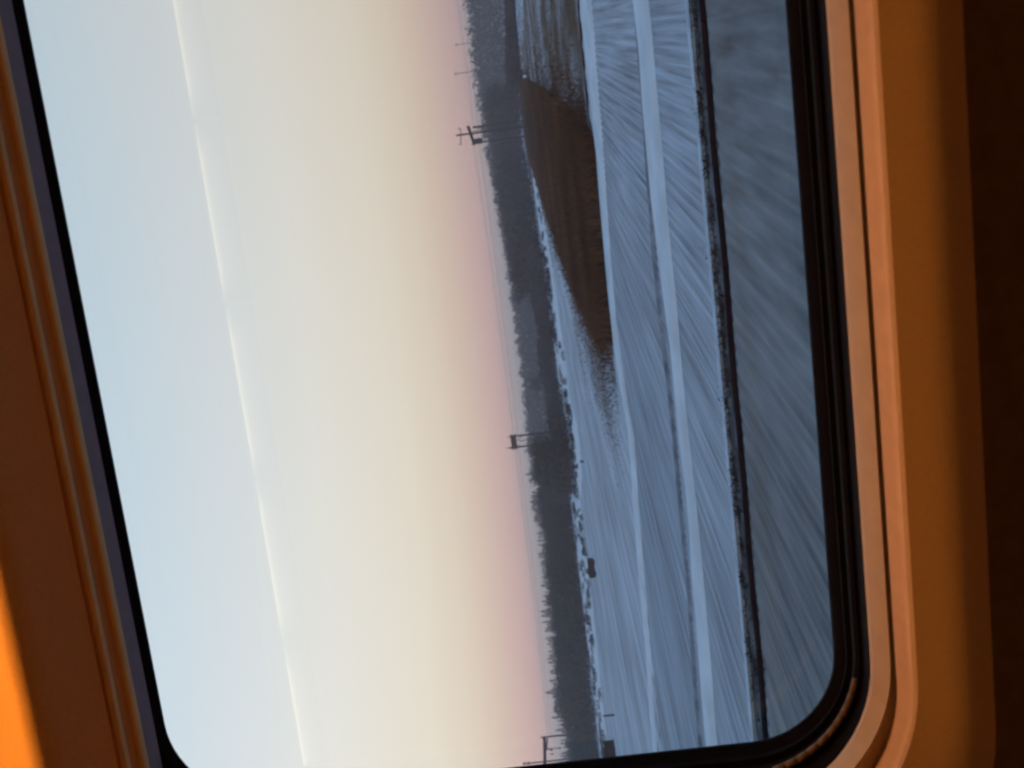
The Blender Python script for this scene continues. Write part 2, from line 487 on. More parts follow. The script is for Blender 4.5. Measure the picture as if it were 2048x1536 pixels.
blades('dry_grass', Xr, Yr, 0.35 + 0.45 * rng.random(len(Xr)), 0.05 + 0.0012 * Yr, 0.35, M['dry_grass'],
       'dense dark brown dry grass filling the wedge beside the far snow road', 'grass')
# thinning fringe of the wedge
EX, EY = [], []
for i in list(range(9, len(PG))) + [0, 1, 2, 3, 4]:
    a, b = PG[i], PG[(i + 1) % len(PG)]
    n = int(2600 * math.hypot(POLY[i][0] - POLY[(i + 1) % len(PG)][0], POLY[i][1] - POLY[(i + 1) % len(PG)][1]) / 60)
    t = rng.random(n); sp_ = np.abs(rng.normal(0, 1, n))
    yy = a.y + (b.y - a.y) * t
    EX.append(a.x + (b.x - a.x) * t + rng.normal(0, 0.02, n) * yy); EY.append(yy + rng.normal(0, 0.055, n) * yy)
EX, EY = np.concatenate(EX), np.concatenate(EY); k = EY > yA + 3.3
blades('fringe_grass', EX[k], EY[k], 0.10 + 0.2 * rng.random(k.sum()), 0.012 + 0.0004 * EY[k], 0.4, M['dry_grass'], 'thinning brown grass along the ragged edge of the dark grass wedge', 'grass')
# sparse tufts: mottled ground beyond, and round the tip of the wedge
def px_scatter(n, x0, x1, y0, y1, sx=None):
    P = [ground(x0 + (x1 - x0) * random.random(), y0 + (y1 - y0) * random.random()) for _ in range(n)]
    return P
Xs, Ys = [], []
clumps = px_scatter(46, 1052, 1172, -160, 200)
clumps += [ground(*p) for p in ((1190, 700), (1186, 715), (1196, 712), (1208, 776), (1214, 780), (1180, 660), (1165, 630), (1172, 612), (1204, 730), (1228, 720), (1234, 752), (1150, 600), (1160, 655))]
for c in clumps:
    s = 0.026 * c.y
    n = 800
    Xs.append(rng.normal(c.x, s * 1.3, n)); Ys.append(rng.normal(c.y, s * 2.2, n))
Xs, Ys = np.concatenate(Xs), np.concatenate(Ys)
k = Ys > yA + 3.2; Xs, Ys = Xs[k], Ys[k]
blades('sparse_grass', Xs, Ys, 0.05 + 0.09 * rng.random(len(Xs)), 0.008 + 0.0002 * Ys, 0.4, M['pale_grass'],
       'patchy brown grass poking through snow around the dark grass wedge', 'grass')

# ------------------------------------------------------------------ trackside weeds and the black cable
def weed_mesh(seed):
    r = random.Random(seed); vs, fs = [], []
    for i in range(90):
        a = r.random() * 6.28; d = min(0.24, abs(r.gauss(0, 0.12))); x, y = math.cos(a) * d * 1.5, math.sin(a) * d
        h = 0.12 + 0.22 * r.random() * max(0.2, 1 - d * 2); w = 0.012 + 0.012 * r.random(); b = r.random() * 3.14
        k = len(vs)
        vs += [(x - math.cos(b) * w, y - math.sin(b) * w, 0), (x + math.cos(b) * w, y + math.sin(b) * w, 0), (x + r.gauss(0, 0.07), y + r.gauss(0, 0.07), h)]
        fs.append((k, k + 1, k + 2))
    return mesh_from('weed_clump', vs, fs, M['weed'])
wm = [weed_mesh(s) for s in range(5)]
y = -260.0
n = 0
while y < 1640:
    c = ground(1391 + (y * 0.0875) + random.gauss(0, 3), y, -0.1)
    o = put('weed_clump', wm[n % 5])
    s = 0.8 + 0.5 * random.random()
    o.location = (c.x, c.y, -0.11); o.scale = (s * 1.9, s * 1.7, s * 0.42); o.rotation_euler = (0, 0, random.random() * 6)
    tag(o, 'low frosted weed tuft in the dark row along the black cable', 'weed', 'weed tufts lining the trackside cable')
    n += 1
    y += 38 + random.random() * 40
M['ditch'] = mat('dark ditch', (0.095, 0.115, 0.13), 0.95, 0.02, 0.75, 1.2)
ya_, yb_ = ground(1469, 768, -0.08).y, ground(1441, 768, -0.08).y
vs, fs = [], []
for i in range(90):
    x = -26 + 0.45 * i
    for y, z in ((ya_ - 0.25, -0.13), (ya_, -0.085 + 0.02 * random.random()), ((ya_ + yb_) / 2, -0.085 + 0.03 * random.random()), (yb_ + 0.03, -0.085)):
        vs.append((x, y + random.gauss(0, 0.02), z))
for i in range(89):
    for k in range(3):
        p = i * 4 + k; fs.append((p, p + 4, p + 5, p + 1))
struct(put('snow_edge', mesh_from('snow_edge', [(x, y + random.gauss(0, 0.015), z) for x in np.arange(-26, 15, 0.4) for y, z in ((yD - 0.14, -0.11), (yD - 0.10, 0.012), (yD + 0.05, 0.02), (yD + 0.2, -0.03))],
       [(4 * i + k, 4 * i + k + 4, 4 * i + k + 5, 4 * i + k + 1) for i in range(len(np.arange(-26, 15, 0.4)) - 1) for k in range(3)], M['edge_snow'], True)))
struct(put('ditch', mesh_from('ditch', vs, fs, M['ditch'], True)))
bm = bmesh.new()
yc_ = ground(1470, 768, 0.17).y
pts = []
for i in range(41):
    x = -26 + 40 * i / 40
    pts.append(Vector((x, yc_ + 0.01 * math.sin(x * 0.9), 0.17 + 0.012 * math.sin(x * 1.7))))
for a, b in zip(pts[:-1], pts[1:]):
    add_tube(bm, a, b, 0.053, n=10)
t = thing('lineside_cable', 'thin black cable running straight along the trackside verge', 'cable')
from_bm('cable', bm, M['cable'], t, True)
# ------------------------------------------------------------------ shrubs along the snow bank
def shrub_mesh(seed, n=110):
    r = random.Random(seed); vs, fs = [], []
    for i in range(n):
        a = r.random() * 6.28; d = math.sqrt(r.random()) * 0.5; z = r.random() ** 0.8 * 0.9 * (1 - d * 0.9)
        c = Vector((math.cos(a) * d * 1.5, math.sin(a) * d, z)); L = 0.16 + 0.2 * r.random()
        u = Vector((r.gauss(0, 1), r.gauss(0, 1), r.gauss(0.6, 0.7))).normalized() * L
        v = u.orthogonal().normalized() * L * 0.35
        k = len(vs); vs += [c - v * 0.5, c + v * 0.5, c + u]; fs.append((k, k + 1, k + 2))
    return mesh_from('shrub', vs, fs, M['shrub'])
sm = [shrub_mesh(s) for s in range(5)]
SHR = []
for (y0, y1, n, dx0, dx1, h0, h1) in ((350, 490, 8, 6, 10, 3, 6), (490, 600, 16, 6, 11, 5, 9), (600, 680, 13, 5, 11, 5, 10), (680, 780, 14, 5, 18, 4, 7),
                                       (780, 880, 18, 7, 16, 6, 10), (880, 990, 18, 6, 15, 6, 10), (1010, 1110, 24, 4, 22, 3, 7), (1100, 1200, 15, 8, 22, 3, 8),
                                       (1200, 1330, 13, 6, 18, 5, 9), (1330, 1440, 8, 6, 20, 4, 9), (1440, 1530, 7, 8, 18, 5, 8)):
    for i in range(n):
        y = y0 + (y1 - y0) * (i + random.random()) / n
        bx = np.interp(y, [p[1] for p in BASE], [p[0] for p in BASE])
        SHR.append((bx + dx0 + (dx1 - dx0) * random.random(), y, h0 + (h1 - h0) * random.random()))
for i, (x, y, hp) in enumerate(SHR):
    c = ground(x, y)
    s = hp * c.y / F * 1.9
    o = put('shrub', sm[i % 5])
    o.location = (c.x, c.y, 0.03); o.scale = (s * (1.0 + 0.8 * random.random()), s, s); o.rotation_euler = (0, 0, random.random() * 6.28)
    tag(o, 'small dark bare shrub on the snow strip beside the brown grass wedge' if y < 680 else
        'small dark bare shrub on the snow bank near the middle power pole' if y < 1000 else
        'small dark bare shrub on the snow bank around the dark box tank' if y < 1210 else
        'small dark bare shrub on the snow bank towards the brown hut', 'shrub', 'dark shrubs on the snow bank')

# ------------------------------------------------------------------ tree belt
def tree_meshes(seed, kind):
    r = random.Random(seed)
    vs, fs = [], []
    def tri(c, u, w):
        v = u.cross(Vector((r.gauss(0, 1), r.gauss(0, 1), r.gauss(0, 1)))).normalized() * w
        k = len(vs); vs.extend([c - v, c + v, c + u]); fs.append((k, k + 1, k + 2))
    if kind == 'conifer':
        for i in range(420):
            z = 0.10 + 0.88 * r.random() ** 1.15
            rad = 0.20 * (1.02 - z) ** 0.8 * (0.75 + 0.5 * r.random())
            a = r.random() * 6.28; d = rad * math.sqrt(r.random())
            c = Vector((math.cos(a) * d, math.sin(a) * d, z))
            u = Vector((math.cos(a), math.sin(a), -0.35 + r.gauss(0, 0.2))) * (0.05 + 0.07 * r.random()) * (1.25 - z)
            tri(c, u, 0.016)
        for i in range(10):
            tri(Vector((0, 0, 0.93)), Vector((r.gauss(0, 0.012), r.gauss(0, 0.012), 0.08)), 0.012)
    else:
        cl = [(r.gauss(0, 0.13), r.gauss(0, 0.13), 0.45 + 0.4 * r.random(), 0.12 + 0.1 * r.random()) for _ in range(9)]
        for i in range(460):
            cx, cy, cz, rr = cl[i % 9]
            c = Vector((r.gauss(cx, rr * 0.55), r.gauss(cy, rr * 0.55), min(0.96, max(0.08, r.gauss(cz, rr * 0.75)))))
            u = (Vector((c.x, c.y, 0.25)) + Vector((r.gauss(0, 0.3), r.gauss(0, 0.3), r.gauss(0.25, 0.3)))).normalized() * (0.06 + 0.09 * r.random())
            tri(c, u, 0.009 + 0.006 * r.random())
    crown = mesh_from('crown', vs, fs, M['conifer'] if kind == 'conifer' else M['twig'])
    bm = bmesh.new()
    add_tube(bm, (0, 0, 0), (0.01, 0, 0.5), 0.022, 0.014, 6); add_tube(bm, (0.01, 0, 0.5), (0, 0, 0.92), 0.014, 0.004, 6)
    if kind != 'conifer':
        for q in range(7):
            a = r.random() * 6.28; z = 0.28 + 0.07 * q
            add_tube(bm, (0.005, 0, z), (math.cos(a) * 0.2, math.sin(a) * 0.2, z + 0.2 + 0.1 * r.random()), 0.010, 0.003, 4)
    tm = bpy.data.meshes.new('trunk'); bm.to_mesh(tm); bm.free(); tm.materials.append(M['bark'])
    return crown, tm
protos = {'conifer': [tree_meshes(s, 'conifer') for s in range(3)], 'bare': [tree_meshes(10 + s, 'bare') for s in range(4)]}
def tree(kind, loc, h, wide, label, group):
    cr, tr = random.choice(protos[kind])
    t = thing('conifer_tree' if kind == 'conifer' else 'bare_tree', label, 'tree', loc, random.random() * 6.28, group)
    t.scale = (h * wide, h * wide, h)
    put('crown', cr, None, t); put('trunk', tr, None, t)
TOP = [(958, -100), (952, 0), (960, 150), (972, 270), (990, 380), (1008, 480), (1022, 580), (1036, 680), (1046, 760), (1052, 840), (1058, 900), (1066, 1000), (1078, 1100), (1086, 1200), (1096, 1300), (1106, 1400), (1124, 1500), (1134, 1600)]
def base_x(y): return float(np.interp(y, [p[1] for p in BASE], [p[0] for p in BASE]))
def top_x(y): return float(np.interp(y, [p[1] for p in TOP], [p[0] for p in TOP]))
y = -60.0
while y < 1620:
    con = y > 930 and random.random() < 0.75
    if 560 < y < 880 and random.random() < 0.85:
        y += 9; continue
    b = ground(base_x(max(y, 150)) - 3 - 2 * random.random(), y)
    if y < 150:
        b = ground(base_x(150) - 0.085 * (150 - y), y)
    far = 1.0 + 0.22 * random.random()
    b = Vector((b.x * far, b.y * far, -0.1))
    tx = top_x(y) + random.gauss(0, 5) + (4 if not con else -2)
    if y < 180: tx = 1013 + random.gauss(0, 4)
    h = max(2.5, plane(tx, y, b.y).z)
    if con:
        tree('conifer', b, h, 0.5 + 0.4 * random.random(), ('dark spiky conifer in the tree belt just left of the middle power pole' if y < 1180 else 'dark spiky conifer in the tree belt near the left power pole'), 'conifers in the tree belt')
    else:
        tree('bare', b, h, 0.8 + 0.4 * random.random(), ('bushy leafless tree at the right end of the tree belt, by the pinned power pole' if y < 420 else
             'bushy leafless tree in the tree belt above the brown grass wedge' if y < 700 else 'bushy leafless tree among the conifers left of the middle power pole'), 'leafless trees in the tree belt')
    y += (4 + 6 * random.random()) if y > 930 else (8 + 9 * random.random())

def thicket(name, m, n, yf0, yf1, basef, topf, depth, size, label):
    vs = np.zeros((n, 3, 3)); 
    for i in range(n):
        y = yf0 + (yf1 - yf0) * random.random()
        b = ground(basef(y), y)
        f = 1 + depth * random.random()
        b = b * f
        top = plane(topf(y), y, b.y).z
        z = top * (random.random() ** 0.85) * (0.78 + 0.24 * random.random() + 0.08 * math.sin(y * 0.21) * math.sin(y * 0.083))
        c = Vector((b.x + random.gauss(0, 1.0), b.y, max(0, z)))
        L = size * (0.5 + random.random())
        u = Vector((random.gauss(0, 0.5), random.gauss(0, 0.5), random.gauss(0.6, 0.5))).normalized() * L
        v = u.cross(Vector((random.random(), random.random(), random.random()))).normalized() * L * 0.28
        vs[i, 0] = c - v; vs[i, 1] = c + v; vs[i, 2] = c + u
    me = bpy.data.meshes.new(name)
    me.vertices.add(n * 3); me.vertices.foreach_set('co', vs.ravel())
    me.loops.add(n * 3); me.loops.foreach_set('vertex_index', np.arange(n * 3, dtype=np.int32))
    me.polygons.add(n); me.polygons.foreach_set('loop_start', (np.arange(n) * 3).astype(np.int32))
    me.update(); me.validate()
    return tag(put(name, me, m), label, 'woodland', None, 'stuff')
thicket('woodland_thicket', M['twig'], 26000, -80, 570, lambda y: base_x(max(y, 150)) - 3 - (0.085 * (150 - y) if y < 150 else 0), lambda y: (1016 if y < 180 else top_x(y) + 8), 0.25, 0.9,
        'dark leafless thicket filling the right stretch of the tree belt')
thicket('woodland_thicket', M['conifer'], 34000, 890, 1640, lambda y: base_x(y) - 1, lambda y: top_x(y) + 14, 0.12, 0.9,
        'dense dark thicket filling the left stretch of the tree belt')
thicket('hedge', M['twig'], 16000, 500, 910, lambda y: base_x(y) - 1, lambda y: base_x(y) - 34 + 4 * math.sin(y * 0.05), 0.15, 0.6,
        'low dark hedge along the snow bank in the middle of the view')
H0 = lambda y: 1085 + 0.1198 * (y - 768)
thicket('far_wood', M['far_twig'], 34000, -80, 960, lambda y: H0(y) + 13.0, lambda y: top_x(y) + (-2 if y > 400 else -22 * (400 - y) / 400), 0.10, 1.6,
        'pale blue far wood rising behind the tree belt')

# ------------------------------------------------------------------ power poles and wires
def leg_mesh(bm, base, top, r): add_tube(bm, base, top, r, r * 0.8, 10)
def h_pole(px_legs, px_top, d_y, label, name='power_pole'):
    """px_legs: (top px x, top px y) of each leg; d_y: distance out from the track."""
    tops = [plane(x, y, d_y) for x, y in px_legs]
    cx = sum(t.x for t in tops) / len(tops)
    root = thing(name, label, 'power pole', (cx, d_y, 0), 0, 'wooden power poles in the tree belt')
    off = Vector((cx, d_y, 0))
    for tp in tops:
        bm = bmesh.new(); leg_mesh(bm, Vector((tp.x, d_y, -0.3)) - off, tp - off, 0.17 * d_y / 150)
        from_bm('leg', bm, M['pole_wood'], root)
    return root, off, tops
Y2 = 245.0; K = Y2 / 150
# middle pole: two legs, a deep double crossarm, insulator pins above the leg tops
root, off, T2 = h_pole([(1020, 873.5), (1018, 896)], 0, Y2, 'two-legged wooden power pole with thick dark crossarm, middle of the view')
zc_ = (T2[0].z + T2[1].z) / 2
for dz, th in ((-0.60 * K, 0.34 * K), (-1.15 * K, 0.38 * K)):
    bm = bmesh.new(); add_box(bm, Vector((T2[1].x - 0.35 * K, Y2 - 0.28, zc_ + dz)) - off, Vector((T2[0].x + 0.35 * K, Y2 - 0.20, zc_ + dz + th)) - off, 0.02)
    from_bm('crossarm', bm, M['pole_wood'], root)
bm = bmesh.new()
add_box(bm, Vector((T2[1].x + 0.1, Y2 - 0.19, zc_ - 0.95 * K)) - off, Vector((T2[0].x - 0.1, Y2 + 0.1, zc_ - 0.35 * K)) - off, 0.05)
from_bm('switch_box', bm, M['metal_dark'], root)
for tp in T2:
    bm = bmesh.new(); add_tube(bm, tp - off, tp - off + Vector((0, 0, 0.5 * K)), 0.09, 0.08)
    ins = from_bm('insulator', bm, M['insulator'], root)
    for s in (-1, 1):                        # knee braces under the crossarm
        pass
for s, tp in ((1, T2[1]), (-1, T2[0])):
    bm = bmesh.new(); add_tube(bm, tp - off + Vector((0, -0.24, -2.0 * K)), tp - off + Vector((0.75 * s * K, -0.24, -1.0 * K)), 0.10)
    from_bm('brace', bm, M['pole_wood'], root)
# slender post between the legs of the middle pole
p = plane(1037, 882, Y2 + 25)
bm = bmesh.new(); add_tube(bm, (0, 0, 0), (0, 0, p.z), 0.13, 0.10)
o = thing('wooden_post', 'slim wooden post standing between the legs of the middle power pole', 'post', (p.x, Y2 + 25, 0))
from_bm('post', bm, M['pole_wood'], o)
bm = bmesh.new(); add_box(bm, (-0.3, -0.05, p.z - 0.5), (0.3, 0.05, p.z - 0.38)); from_bm('crossarm', bm, M['pole_wood'], o)

# right pole: mast with pins above a heavy crossarm and hanging gear
Y1 = 268.0; K = Y1 / 158
root, off, T1 = h_pole([(912, 271)], 0, Y1, 'tall wooden power pole with a pinned mast and dark transformer, right of the others')
mt = T1[0]
def pxm(x, y, Y): return plane(x, y, Y) - off
for (xa, ya, xb, yb, r, nm, m) in ((921, 257, 922, 289, 0.11, 'crossarm', 'pole_wood'), (936, 252, 949, 290, 0.42, 'crossarm', 'pole_wood')):
    bm = bmesh.new(); add_tube(bm, pxm(xa, ya, Y1 - 0.3), pxm(xb, yb, Y1 - 0.3), r); from_bm(nm, bm, M[m], root)
for (x, y, dx) in ((921, 257, 5), (922, 289, 5), (938, 253, 6), (949, 289, 6)):
    bm = bmesh.new(); add_tube(bm, pxm(x, y, Y1 - 0.3), pxm(x - dx, y, Y1 - 0.3), 0.13, 0.10); from_bm('insulator', bm, M['insulator'], root)
bm = bmesh.new(); a = pxm(950, 283, Y1 - 0.6); add_box(bm, a - Vector((0.75, 0.5, 2.1)), a + Vector((0.75, 0.2, 0.1)), 0.15); from_bm('transformer', bm, M['metal_dark'], root)
for yy in (256, 262, 281):
    bm = bmesh.new(); add_tube(bm, pxm(945, yy, Y1 - 0.1), pxm(962, yy - 1, Y1 - 0.1), 0.10); from_bm('brace', bm, M['pole_wood'], root)
for yy in (254, 286):
    bm = bmesh.new(); add_tube(bm, pxm(946, yy, Y1), Vector((pxm(946, yy, Y1).x, 0, -0.2)), 0.20, 0.22); from_bm('leg', bm, M['pole_wood'], root)

# left pole: leg with a long heavy crossarm that runs out of view
Y3 = 275.0; K = Y3 / 118
root, off, T3 = h_pole([(1082, 1475), (1089, 1590)], 0, Y3, 'two-legged wooden power pole with long crossarm at the left window edge')
bm = bmesh.new(); add_tube(bm, pxm(1089, 1474, Y3 - 0.25), pxm(1091, 1592, Y3 - 0.25), 0.52, n=10); from_bm('crossarm', bm, M['pole_wood'], root)
bm = bmesh.new(); add_tube(bm, pxm(1095, 1477, Y3 - 0.3), pxm(1093, 1500, Y3 - 0.3), 0.22); from_bm('brace', bm, M['pole_wood'], root)
bm = bmesh.new(); add_tube(bm, pxm(1095, 1498, Y3 - 0.3), pxm(1121, 1496, Y3 - 0.3), 0.11); from_bm('drop_wire', bm, M['metal_dark'], root)
for (x, y) in ((1097, 1498), (1103, 1500), (1104, 1508), (1119, 1496)):
    bm = bmesh.new(); a = pxm(x, y, Y3 - 0.3); add_tube(bm, a - Vector((0, 0, 0.4)), a + Vector((0, 0, 0.4)), 0.25); from_bm('insulator', bm, M['insulator'], root)
# pole farther along, seen past the left pole
p = plane(1046, 1528, 330)
o = thing('power_pole', 'single pole carrying stubby insulators just beyond the left window-edge power pole', 'power pole', (p.x, 330, 0), 0, 'wooden power poles in the tree belt')
bm = bmesh.new(); add_tube(bm, (0, 0, -0.3), (0, 0, p.z), 0.34, 0.26); from_bm('leg', bm, M['pole_wood'], o)
for dz in (0.5, 2.1):
    bm = bmesh.new(); add_box(bm, (-0.75, -0.1, p.z - dz - 0.24), (0.75, 0.1, p.z - dz + 0.24), 0.03); from_bm('crossarm', bm, M['pole_wood'], o)
# two small far poles at the right
for (x, y, Y, lab) in ((908, 148, 520, 'small faint far pole beside the right power pole'), (910, 90, 560, 'small faint far pole nearest the right window edge')):
    p = plane(x, y, Y)
    o = thing('power_pole', lab, 'power pole', (p.x, Y, 0), 0, 'wooden power poles in the tree belt')
    bm = bmesh.new(); add_tube(bm, (0, 0, -0.3), (0, 0, p.z), 0.22, 0.16); from_bm('leg', bm, M['far_twig'], o)
    bm = bmesh.new(); add_box(bm, (-1.1, -0.1, p.z - 0.9), (1.1, 0.1, p.z - 0.7)); from_bm('crossarm', bm, M['far_twig'], o)
def wire(a, b, sag, r, label):
    bm = bmesh.new(); prev = None
    for i in range(17):
        t = i / 16; p = a.lerp(b, t) - Vector((0, 0, sag * 4 * t * (1 - t)))
        if prev is not None: add_tube(bm, prev, p, r, n=4)
        prev = p
    o = from_bm('power_wire', bm, M['wire'], None)
    tag(o, label, 'wire', 'power wires strung between the poles')
wire(plane(1028, 875, Y2), plane(947, 288, Y1 - 0.3), 0.3, 0.04, 'upper thin power wire from the middle pole to the right pole')
wire(plane(1036, 875, Y2), plane(958, 284, Y1 - 0.3), 0.3, 0.04, 'lower thin power wire from the middle pole to the right pole')
wire(plane(1030, 895, Y2), plane(1097, 1475, Y3 - 0.3), 0.3, 0.04, 'upper thin power wire from the middle pole to the left pole')
wire(plane(1037, 895, Y2), plane(1103, 1477, Y3 - 0.3), 0.3, 0.04, 'lower thin power wire from the middle pole to the left pole')
wire(plane(947, 254, Y1 - 0.3), plane(905, -60, 290), 0.3, 0.04, 'upper thin power wire running right from the right pole')
wire(plane(956, 256, Y1 - 0.3), plane(918, -60, 290), 0.3, 0.04, 'lower thin power wire running right from the right pole')

# ------------------------------------------------------------------ box tank, hut and fence posts on the snow
b = ground(1190.5, 1135)
k = b.y / F
root = thing('fuel_tank', 'small dark box-shaped tank lying on the snow below the tree belt', 'tank', (b.x, b.y, 0))
L = 38 * k; Ht = 15 * k
bm = bmesh.new(); add_box(bm, (-L / 2, -Ht * 0.6, 0.12 * Ht), (L / 2, Ht * 0.6, Ht), 0.06 * Ht); from_bm('tank_body', bm, M['tank'], root)
bm = bmesh.new(); add_box(bm, (-L * 0.30, -Ht * 0.5, 1.002 * Ht), (-L * 0.05, Ht * 0.2, 1.18 * Ht), 0.03); from_bm('hatch', bm, M['hut'], root)
for s in (-1, 1):
    bm = bmesh.new(); add_box(bm, (s * L * 0.33 - 0.06, -Ht * 0.55, -0.05), (s * L * 0.33 + 0.06, Ht * 0.55, 0.118 * Ht)); from_bm('skid', bm, M['roof'], root)

b = ground(1231, 1500)
k = b.y / F
c = plane(1218, 1522, b.y)
root = thing('wooden_hut', 'brown boarded hut at the left end of the snow bank, cut by the window edge', 'hut', (c.x, b.y, 0))
W = 50 * k; Hh = 24 * k
bm = bmesh.new(); add_box(bm, (-W / 2, 0, -0.1), (W / 2, W * 0.8, Hh)); from_bm('wall', bm, M['hut'], root)
n = 12
bdm = None
for i in range(n):
    w = W / n
    bm = bmesh.new(); add_box(bm, (0, -0.03, 0), (w - 0.02, -0.002, Hh)) if bdm is None else None
    if bdm is None:
        o = from_bm('board', bm, M['hut'], root); bdm = o.data
    else:
        bm.free(); o = put('board', bdm, None, root)
    o.location = (-W / 2 + i * w, 0, 0)
bm = bmesh.new()
v = [bm.verts.new(q) for q in ((-W * 0.55, -0.25, Hh + 0.002), (W * 0.55, -0.25, Hh + 0.002), (W * 0.55, W * 0.9, Hh + 0.25), (-W * 0.55, W * 0.9, Hh + 0.25))]
f = bm.faces.new(v); r = bmesh.ops.extrude_face_region(bm, geom=[f]); bmesh.ops.translate(bm, verts=[q for q in r['geom'] if isinstance(q, bmesh.types.BMVert)], vec=(0, 0, 0.1))
from_bm('roof', bm, M['roof'], root)
bm = bmesh.new(); add_box(bm, (-0.25, -0.06, 0), (0.35, -0.032, Hh * 0.8)); from_bm('door', bm, M['roof'], root)

for (x, y, hp, lab) in ((1229, 1430, 24, 'short thick fence post on the snow right of the brown hut'), (1209, 1462, 10, 'low thin fence stake next to the brown hut'),
                        (1168, 923, 8, 'low dark stake at the edge of the snow under the middle pole')):
    b = ground(x, y); k = b.y / F
    o = thing('fence_post', lab, 'post', (b.x, b.y, 0))
    bm = bmesh.new(); add_tube(bm, (0, 0, -0.1), (0.03, 0, hp * k), 0.11, 0.09); from_bm('post', bm, M['pole_wood'], o)
    bm = bmesh.new(); add_tube(bm, (0.03, 0, hp * k), (0.03, 0, hp * k + 0.06), 0.10, 0.03); from_bm('cap', bm, M['pole_wood'], o)

# ------------------------------------------------------------------ train window
XR = plane(900, -430, 0.9).x
def vz(px, D): return plane(px, 768, D).z            # height of a line seen at photo column px in the middle row
def ux(py, D): return plane(1300, py, D).x
def rrect(xl, xr, zb, zt, r, Y, n=14):
    pts = []
    for cx, cz, a0 in ((xl + r, zb + r, 180), (xr - r, zb + r, 270), (xr - r, zt - r, 0), (xl + r, zt - r, 90)):
        for k in range(n + 1):
            a = math.radians(a0 + 90 * k / n)
            pts.append(Vector((cx + r * math.cos(a), Y, cz + r * math.sin(a))))
    return pts
def loft(name, rings, m, parent, smooth=True):
    vs, fs = [], []; n = len(rings[0])
    for r in rings: vs += r
    for i in range(len(rings) - 1):
        for k in range(n):
            a, b = i * n + k, i * n + (k + 1) % n
            fs.append((a, b, b + n, a + n))
    me = mesh_from(name, vs, fs, m, False)
    o = put(name, me, None, parent)
    for p in me.polygons: p.use_smooth = smooth
    if smooth:
        try:
            me.set_sharp_from_angle(angle=math.radians(35))
        except Exception: pass
    return o
def ring(D, b, t, l, r, xr=0.0):
    return rrect(ux(l, D), XR + xr, vz(b, D), vz(t, D), r, D)

win = thing('train_window', 'large rounded train window with black rubber seal looking onto snowy fields', 'window', (0, 0, 0))
G0 = ring(0.905, 1631, 193, 1509, 0.092)
loft('rubber_seal', [rrect(-2.6, 2.4, EYE - 1.3, EYE + 1.5, 0.09, 0.912), ring(0.911, 1627, 197, 1505, 0.09), G0,
                     ring(0.896, 1650, 172, 1530, 0.10), ring(0.8955, 1652, -300, 1531, 0.10), ring(0.885, 1655, -300, 1540, 0.104), ring(0.884, 1666, -300, 1554, 0.108),
                     ring(0.862, 1672, -300, 1566, 0.112), ring(0.858, 1681, -300, 1580, 0.116), ring(0.858, 1688, -300, 1592, 0.12),
                     ring(0.835, 1701, -300, 1634, 0.135)], M['rubber'], win)
# thin worn bead in the seal round the lower corner
def tube_path(name, pts, r, m, parent, n=8):
    bm = bmesh.new()
    for a, b in zip(pts[:-1], pts[1:]): add_tube(bm, a, b, r, n=n)
    return from_bm(name, bm, m, parent, True)
BR = ring(0.8585, 1676, -300, 1572, 0.114)
tube_path('seal_bead', BR[2:13], 0.0032, M['bead'], win)
# glass: a thin slab
gp = rrect(ux(1507, 0.908), XR, vz(1629, 0.908), vz(195, 0.908), 0.091, 0.9095)
gq = [Vector((p.x, 0.9065, p.z)) for p in gp]
n = len(gp)
me = mesh_from('glass_pane', gq + gp, [tuple(range(n)), tuple(range(2 * n - 1, n - 1, -1))] + [(k, k + n, (k + 1) % n + n, (k + 1) % n) for k in range(n)], M['glass'])
put('glass_pane', me, None, win)

wallp = thing('cabin_wall_panel', 'beige moulded wall panel with a double-lipped sill under the train window', 'wall panel', (0, 0, 0))
P = lambda D, b, l, r: rrect(ux(l, D), XR, vz(b, D), EYE + 1.04, r, D)
loft('inner_lip', [P(0.836, 1702, 1636, 0.136), P(0.834, 1704, 1638, 0.137), P(0.828, 1709, 1646, 0.140), P(0.815, 1741, 1668, 0.146), P(0.813, 1745, 1671, 0.147)], M['lip'], wallp)
loft('lip_groove', [P(0.813, 1745, 1671, 0.147), P(0.822, 1748, 1674, 0.147), P(0.822, 1754, 1712, 0.149), P(0.806, 1757, 1722, 0.150)], M['wall'], wallp)
loft('outer_ridge', [P(0.806, 1757, 1722, 0.150), P(0.802, 1760, 1728, 0.153), P(0.792, 1776, 1745, 0.158), P(0.785, 1786, 1760, 0.163), P(0.780, 1790, 1768, 0.166)], M['ridge_wall'], wallp)
rr = [P(0.780, 1790, 1768, 0.166), P(0.7765, 1800, 1780, 0.172), P(0.7735, 1830, 1816, 0.18), P(0.7704, 1860, 1847, 0.19)]
dd = 0.7704
for q, px in enumerate((1880, 1900, 1920, 1940, 1960, 1980, 2000, 2020)):
    dd -= (0.0018, 0.0012, 0.0002, -0.0014, -0.0030, -0.004, -0.0045, -0.005)[q]
    rr.append(P(dd, px, px - 12, 0.19 + 0.004 * q))
zb = min(p.z for p in rr[-1]); xb = min(p.x for p in rr[-1])
rr.append(rrect(xb - 0.03, XR + 0.2, zb - 0.12, EYE + 1.042, 0.2, dd + 0.012))
rr.append(rrect(-2.59, 2.39, EYE - 1.19, EYE + 1.045, 0.02, dd + 0.02))
loft('sill_panel', rr[:9], M['wall'], wallp)
loft('lower_panel', rr[8:], M['dark_trim_and_shade'], wallp)  # shade under the sill put into the darker colour of this part

